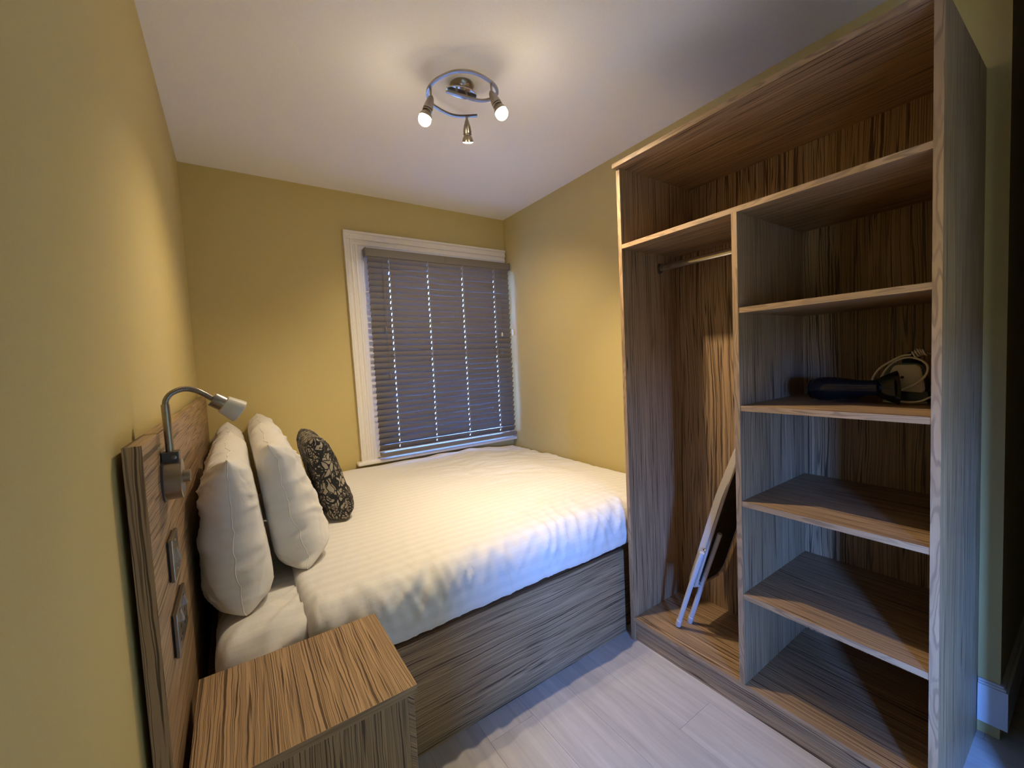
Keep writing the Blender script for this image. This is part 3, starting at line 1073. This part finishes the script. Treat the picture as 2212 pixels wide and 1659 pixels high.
for x in xsl:
    row = []
    for v in vs_:
        crown = 0.0022 * (1 - (2 * v / SW) ** 2)
        yy, zz = v * math.cos(TILT) - crown * math.sin(TILT), -v * math.sin(TILT) - crown * math.cos(TILT)
        row.append(bm.verts.new((x, yy, zz)))
    grid.append(row)
for i in range(len(xsl) - 1):
    for j in range(3):
        if i % 2 == 1 and j == 1:
            continue
        bm.faces.new((grid[i][j], grid[i + 1][j], grid[i + 1][j + 1], grid[i][j + 1]))
bmesh.ops.recalc_face_normals(bm, faces=bm.faces)
bmesh.ops.solidify(bm, geom=list(bm.faces), thickness=0.0022)
slat_me = bpy.data.meshes.new('slat')
bm.to_mesh(slat_me)
bm.free()
slat_me.materials.append(M['blind'])
NSL = 33
for k in range(NSL):
    o = bpy.data.objects.new('slat', slat_me)
    o.parent = bl
    z = 1.962 - k * (1.962 - 0.716) / (NSL - 1)
    o.location = Vector((random.uniform(-.0012, .0012), BYC, z)) - bl.location
    o.rotation_euler = (math.radians(random.uniform(-1.2, 1.2)), math.radians(random.uniform(-.05, .05)), 0)
    COL.objects.link(o)
box('bottom_rail', BX0 + .003, BX1 + .006, BYC - .026, BYC + .020, 0.660, 0.686, M['blind'], bl, bev=.004)
for c in CORDS:
    bm = bmesh.new()
    add_tube(bm, [(c, BYC - .0175, 1.985), (c, BYC - .0175, 0.672)], .0008, 6)
    add_tube(bm, [(c, BYC + .0175, 1.985), (c, BYC + .0175, 0.672)], .0008, 6)
    obj('ladder_cord', bm, M['cord'], bl)
    box('cord_button', c - .006, c + .006, BYC - .0285, BYC - .026, 0.664, 0.682, M['cord_grey'], bl, bev=.001)
for (xt, xb_, zb, twin) in ((1.036, 1.028, 1.520, True), (1.036, 1.040, 1.205, False), (1.954, 1.944, 1.480, False)):
    pc = tube('pull_cord', [(xt, -.092, 1.985), ((xt + xb_) / 2, -.094, 1.75), (xb_, -.094, zb)], .0011, M['cord_grey'], bl, n=6)
    lathe('tassel', (xb_, -.094, zb + .006), (0, 0, -1), [(0, .0025), (.006, .006), (.026, .0075), (.030, .006)], M['cord_grey'] if xb_ < 1.5 else M['cord'], pc, n=14)
# cord cleat on the right wall
bm = bmesh.new()
add_box(bm, W - .006, W - .0005, -.080, -.068, 1.466, 1.506, bev=.002)
add_box(bm, W - .014, W - .010, -.078, -.070, 1.458, 1.514, bev=.002)
add_box(bm, W - .012, W - .004, -.078, -.070, 1.478, 1.494)
tag(obj('cord_cleat', bm, M['trim'], None, base=(W, -.074, 1.486)), 'tiny white cord cleat on the right wall next to the blind', 'cleat')

# ------------------------------------------------------------------ ceiling light
ZR = 2.335
cl = thing('ceiling_light', (1.03, -1.285, H), 'brushed nickel spiral ceiling light with three lit spot heads', 'ceiling light')
rc = Vector((1.030, -1.285, 0))
lathe('rose', (rc.x, rc.y, H), (0, 0, -1), [(0, .048), (.006, .050), (.016, .046), (.024, .036), (.028, .020)], M['steel'], cl, n=40)
lathe('screw', (rc.x - .02, rc.y - .030, H - .018), (-.3, -.6, -.7), [(0, .006), (.004, .006), (.005, .004)], M['chrome'], cl, n=14)
sp_px = [(964.3, 197.6), (987.4, 204.2), (1007.7, 210), (1023.6, 215), (1042.4, 217.5), (1060, 214), (1071, 206), (1074, 197), (1069.9, 186.8), (1059.7, 176.7), (1042.4, 165), (1020.7, 156.4), (999, 153.5), (977.3, 155.7), (954.2, 165.1), (936.8, 176.7), (925.2, 192.6), (923.8, 207), (931, 223), (951.3, 237.4), (973, 247.5), (994.7, 251.2), (1030.8, 249.7)]
sp_pts = [px(u, v, 2, ZR) for u, v in sp_px]
# lens-shaped plate under the rose, aligned with the first arm of the spiral
ad = (sp_pts[3] - sp_pts[0]).normalized()
bd = Vector((-ad.y, ad.x, 0))
bm = bmesh.new()
top, bot = [], []
for k in range(28):
    a = 2 * math.pi * k / 28
    c_, s_ = math.cos(a), math.sin(a)
    e = Vector((rc.x, rc.y, 0)) + ad * (.068 * c_) + bd * (.036 * s_ * abs(s_) ** .35)
    top.append(bm.verts.new((e.x, e.y, H - .026)))
    bot.append(bm.verts.new((e.x, e.y, H - .031)))
for k in range(28):
    bm.faces.new((top[k], top[(k + 1) % 28], bot[(k + 1) % 28], bot[k]))
bm.faces.new(top)
bm.faces.new(bot[::-1])
obj('lens_plate', bm, M['chrome'], cl)
tube('spiral_bar', sp_pts, 0, M['steel'], cl, smooth_pts=6, rect=(.011, .008))
cen = Vector((rc.x, rc.y, 0))
tube('mount_bar', [cen - ad * .062 + Vector((0, 0, H - .036)), cen + ad * .062 + Vector((0, 0, H - .036))], 0, M['nickel_dark'], cl, rect=(.010, .009))
for q in (sp_pts[1], sp_pts[2]):
    lathe('stud', (q.x, q.y, ZR), (0, 0, 1), [(0, .004), (H - .036 - ZR, .004)], M['nickel_dark'], cl, n=12)
to_cam = (Vector((CX, CY, 0)) - rc).normalized()
HEADS = [((929.5, 190), 0.85, (to_cam * .08 - CR * .34 + Vector((0, 0, -1))), True), ((1061, 180), 1.5, (to_cam * .10 + CR * .45 + Vector((0, 0, -1))), True), ((1008, 251), 1.0, (-to_cam * .62 + Vector((0, 0, -1))), False)]
for (pp, power, dd, facing) in HEADS:
    dd = dd.normalized()
    q = px(pp[0], pp[1], 2, ZR)
    if facing:
        piv = q + Vector((0, 0, -.040))
        hd = lathe('spot_head', piv - dd * .012, dd, [(0, .004), (.008, .010), (.022, .0145), (.046, .0185), (.056, .0190), (.057, .016), (.059, .016), (.060, .0190), (.064, .0190), (.065, .015)], M['steel'], cl, n=28)
        tube('stem', [q, piv], .0042, M['steel'], hd, n=12)
        off = .065 - .012
    else:
        piv = q
        hd = lathe('spot_head', piv, dd, [(0, .0045), (.012, .0055), (.018, .0085), (.036, .0145), (.056, .0185), (.062, .0190), (.063, .016), (.065, .016), (.066, .0190), (.070, .0190), (.071, .015)], M['steel'], cl, n=28)
        off = .071
    p2 = piv + dd * off
    bm = bmesh.new()
    add_lathe(bm, p2, dd, [(-.001, .0150), (.004, .0170), (.014, .0225), (.022, .0245), (.026, .0250), (.026, .0235), (.020, .0220), (.006, .014)], n=32, cap=False)
    obj('reflector_cup', bm, M['steel'], hd, smooth='auto')
    if facing:
        prof_b = [(.006, .012), (.018, .0205), (.025, .0230)] + [(.034 - .0235 * math.cos(a), .0245 * math.sin(a)) for a in [math.radians(60 + 115 * k / 10) for k in range(11)]]
        lathe('bulb', p2, dd, prof_b, M['bulb'], hd, n=28)
    else:
        lathe('bulb', p2, dd, [(.006, .012), (.018, .0205), (.025, .0228), (.029, .0215), (.031, .016), (.032, .004)], M['bulb_dim'], hd, n=28)
    ld = bpy.data.lights.new('spot_beam', 'SPOT')
    ld.energy = SPOT_W * power
    ld.color = LAMP_COL
    ld.spot_size = math.radians(118)
    ld.spot_blend = 0.9
    ld.shadow_soft_size = 0.022
    lo = bpy.data.objects.new('spot_beam', ld)
    lo.parent = cl
    lo.location = p2 + dd * (.080 if facing else .056) - Vector(cl.location)
    lo.rotation_euler = dd.to_track_quat('-Z', 'Y').to_euler()
    COL.objects.link(lo)

# ------------------------------------------------------------------ ironing board in the hanging bay
SL = -0.318
up = Vector((0, SL, 1)).normalized()
nrm_u = Vector((0, -1, SL)).normalized()      # underside faces the near panel and down
foot = Vector((1.672, -1.797, ZB + .012))
ib = thing('ironing_board', (1.76, -1.80, ZB), 'folded ironing board with beige cover leaning inside the wardrobe hanging bay', 'ironing board')


def brd(x, s, t):
    """x across, s along the lean from the foot, t out of the underside"""
    return Vector((x, foot.y, foot.z)) + up * s + nrm_u * t


S0, S1_, XA, XBb = 0.175, 0.985, 1.655, 1.885
out = []
for k in range(9):
    a = math.pi / 2 * k / 8
    out.append((XBb - .05 + .05 * math.sin(a), S0 + .05 - .05 * math.cos(a)))
out += [(XBb, 0.62), (XBb - .03, 0.80), (XBb - .075, 0.93), ((XA + XBb) / 2, S1_), (XA + .075, 0.93), (XA + .03, 0.80), (XA, 0.62)]
for k in range(9):
    a = math.pi / 2 * k / 8
    out.append((XA + .05 - .05 * math.cos(a), S0 + .05 - .05 * math.sin(a)))


def slab(name, outline, t0, t1, mat, parent):
    bm = bmesh.new()
    a = [bm.verts.new(brd(x, s, t0)) for x, s in outline]
    b = [bm.verts.new(brd(x, s, t1)) for x, s in outline]
    n_ = len(outline)
    for k in range(n_):
        bm.faces.new((a[k], a[(k + 1) % n_], b[(k + 1) % n_], b[k]))
    bm.faces.new(a[::-1])
    bm.faces.new(b)
    bmesh.ops.bevel(bm, geom=[e for e in bm.edges if len({v in a for v in e.verts}) == 1], offset=.005, segments=2, affect='EDGES')
    return obj(name, bm, mat, parent, smooth='auto')


slab('board_cover', out, -.012, .012, M['board_cover'], ib)
cxm, csm = (XA + XBb) / 2, 0.58
inner = [(cxm + (x - cxm) * .80, csm + (s - csm) * .93) for x, s in out]
slab('mesh_top', inner, .012, .0145, M['mesh_metal'], ib)
bm = bmesh.new()
s = S0 + .06
while s < 0.92:
    xw = .080 if s < .75 else .05
    add_tube(bm, [brd(cxm - xw, s, .0155), brd(cxm + xw, s, .0155)], .0014, 5)
    s += .012
o = obj('mesh_wires', bm, M['mesh_metal'], ib)
o['kind'] = 'stuff'
# hem of the cover gathered round the underside
hem = [brd(cxm + (x - cxm) * .90, csm + (s - csm) * .965, .014 + .003 * math.sin(k * 2.1)) for k, (x, s) in enumerate(out)]
tube('cover_hem', catmull(hem + [hem[0]], 3), .006, M['board_cover'], ib, n=8)
for (x0, t0, ln) in ((1.643, .008, .37), (1.706, .022, .45)):
    lg = tube('leg', [brd(x0, 0.0, t0), brd(x0, ln * .5, t0), brd(x0 + .003, ln, t0 + .002)], .0095, M['board_tube'], ib, n=14)
    lathe('foot_cap', brd(x0, -.004, t0), up, [(0, .0100), (.002, .0112), (.03, .0112), (.031, .0100)], M['board_tube'], lg, n=16)
lathe('rivet', brd(1.650, .385, .014), Vector((-.75, -.6, .2)), [(0, .006), (.003, .005), (.004, .002)], M['chrome'], ib, n=14)

# ------------------------------------------------------------------ hair dryer and iron on the shelf
ZSH = ZS[2]
hd0 = Vector((1.800, -2.238, ZSH + .040))
dax = Vector((-0.14, -1, 0.055)).normalized()
hd = thing('hair_dryer', (1.80, -2.33, ZSH), 'glossy black hair dryer lying on the wardrobe shelf', 'hair dryer')
K = 0.88
lathe('body', hd0, dax, [(t * K, r) for t, r in [(0, .012), (.003, .026), (.012, .034), (.030, .0385), (.060, .0390), (.085, .0370), (.110, .0330), (.135, .0285), (.160, .0255), (.185, .0240), (.215, .0240)]], M['black'], hd, n=40)
lathe('inlet_grille', hd0 - dax * .002, dax, [(0, .004), (.001, .027), (.006, .0325), (.010, .034)], M['black'], hd, n=40)
bm = bmesh.new()
add_lathe(bm, hd0, dax, [(t * K, r) for t, r in [(.200, .0245), (.208, .027), (.220, .033), (.240, .042), (.262, .050), (.262, .047), (.225, .024)]], n=40, cap=False, flat=(.40, 1.0), up=(0, 0, 1))
obj('nozzle', bm, M['black'], hd, smooth='auto')
tube('handle', [hd0 + Vector((.02, -.075, -.008)), hd0 + Vector((.07, -.085, -.018)), hd0 + Vector((.150, -.090, -.020))], [.020] * 9 + [.0185] * 8, M['black'], hd, n=20, smooth_pts=8)

ir = thing('clothes_iron', (1.90, -2.46, ZSH), 'dark teal steam iron with cream heel and cream flex on the wardrobe shelf', 'iron')
IX, IYC = 1.815, -2.468


def iron_loft(name, secs, mat, n=28):
    """secs: (x, half width, z0, z1, corner power)"""
    bm = bmesh.new()
    rings = []
    for (x, hw, z0, z1, pw) in secs:
        r = []
        for k in range(n):
            a = 2 * math.pi * k / n
            c_, s_ = math.cos(a), math.sin(a)
            r.append(bm.verts.new((x, IYC + hw * math.copysign(abs(c_) ** pw, c_), (z0 + z1) / 2 + (z1 - z0) / 2 * math.copysign(abs(s_) ** pw, s_))))
        rings.append(r)
    for a, b in zip(rings, rings[1:]):
        for k in range(n):
            bm.faces.new((a[k], a[(k + 1) % n], b[(k + 1) % n], b[k]))
    bm.faces.new(rings[0][::-1])
    bm.faces.new(rings[-1])
    return obj(name, bm, mat, ir, smooth='auto')


iron_loft('sole_plate', [(IX + .010, .050, ZSH + .001, ZSH + .010, .5), (IX + .10, .053, ZSH + .001, ZSH + .010, .5), (IX + .16, .042, ZSH + .001, ZSH + .010, .6), (IX + .215, .008, ZSH + .001, ZSH + .010, .8)], M['nickel_dark'])
iron_loft('skirt', [(IX + .004, .052, ZSH + .010, ZSH + .042, .45), (IX + .10, .055, ZSH + .010, ZSH + .040, .5), (IX + .16, .044, ZSH + .010, ZSH + .034, .6), (IX + .216, .010, ZSH + .010, ZSH + .024, .8)], M['teal'])
iron_loft('body', [(IX + .004, .046, ZSH + .034, ZSH + .122, .5), (IX + .05, .040, ZSH + .034, ZSH + .105, .55), (IX + .12, .036, ZSH + .030, ZSH + .075, .6), (IX + .19, .018, ZSH + .026, ZSH + .050, .8)], M['teal'])
bm = bmesh.new()
outl = [(-.045, .040), (.043, .036), (.047, .046), (.038, .108), (.030, .117), (-.016, .117), (-.024, .110), (-.046, .052)]
a = [bm.verts.new((IX + .005, IYC - y, ZSH + z)) for y, z in outl]
b = [bm.verts.new((IX - .004, IYC - y, ZSH + z)) for y, z in outl]
for k in range(len(outl)):
    bm.faces.new((a[k], a[(k + 1) % len(outl)], b[(k + 1) % len(outl)], b[k]))
bm.faces.new(a)
bm.faces.new(b[::-1])
bmesh.ops.bevel(bm, geom=list(bm.edges), offset=.0025, segments=2, affect='EDGES')
heel = obj('heel_plate', bm, M['cream'], ir)
heel['label'] = 'cream heel plate'
lathe('screw', (IX - .0035, IYC + .002, ZSH + .080), (-1, 0, 0), [(0, .0042), (.0008, .0042), (.001, .003)], M['dark_gap'], heel, n=16)
tube('handle', [(IX + .03, IYC, ZSH + .105), (IX + .05, IYC, ZSH + .135), (IX + .10, IYC, ZSH + .140), (IX + .15, IYC, ZSH + .115), (IX + .17, IYC, ZSH + .06)], .012, M['teal'], ir, n=16, smooth_pts=6)
cpx = [(1968, 766, 1.815), (1948, 769, 1.812), (1925, 780, 1.81), (1900, 796, 1.81), (1886, 815, 1.81), (1885, 826, 1.81), (1897, 831, 1.81)]
tube('flex', [px(u, v, 0, x) for u, v, x in cpx], .0029, M['cream_cord'], ir, n=10, smooth_pts=6)
cpx = [(1897, 828, 1.82), (1905, 812, 1.82), (1917, 794, 1.82), (1938, 778, 1.82), (1962, 772, 1.815), (1985, 776, 1.808), (2001, 786, 1.806), (2004, 800, 1.802), (1994, 817, 1.800), (1972, 832, 1.798), (1942, 844, 1.796), (1925, 850, 1.80)]
tube('flex', [px(u, v, 0, x) for u, v, x in cpx], .0030, M['cream_cord'], ir, n=10, smooth_pts=6)
cpx = [(1936, 866, 1.790), (1965, 869, 1.788), (1990, 866, 1.788), (2010, 858, 1.80), (2030, 850, 1.83)]
tube('flex', [px(u, v, 0, x) for u, v, x in cpx], .0030, M['cream_cord'], ir, n=10, smooth_pts=6)
bm = bmesh.new()
for k in range(5):
    c0 = px(1970 + k * 5.5, 766 - 6 * math.sin(k * .55), 0, 1.812)
    pts = [c0 + Vector((.006 * math.cos(a), .004 * math.sin(a) * .5 - .001 * j, .0085 * math.sin(a))) for j, a in enumerate([2 * math.pi * i / 10 for i in range(11)])]
    add_tube(bm, pts, .0022, 7)
obj('flex_knot', bm, M['cream_cord'], ir, smooth=True)
tube('flex', [px(u, v, 0, x) for u, v, x in [(1994, 761, 1.812), (2006, 762, 1.83), (2020, 768, 1.86), (2030, 780, 1.90)]], .0034, M['cream_cord'], ir, n=10, smooth_pts=5)
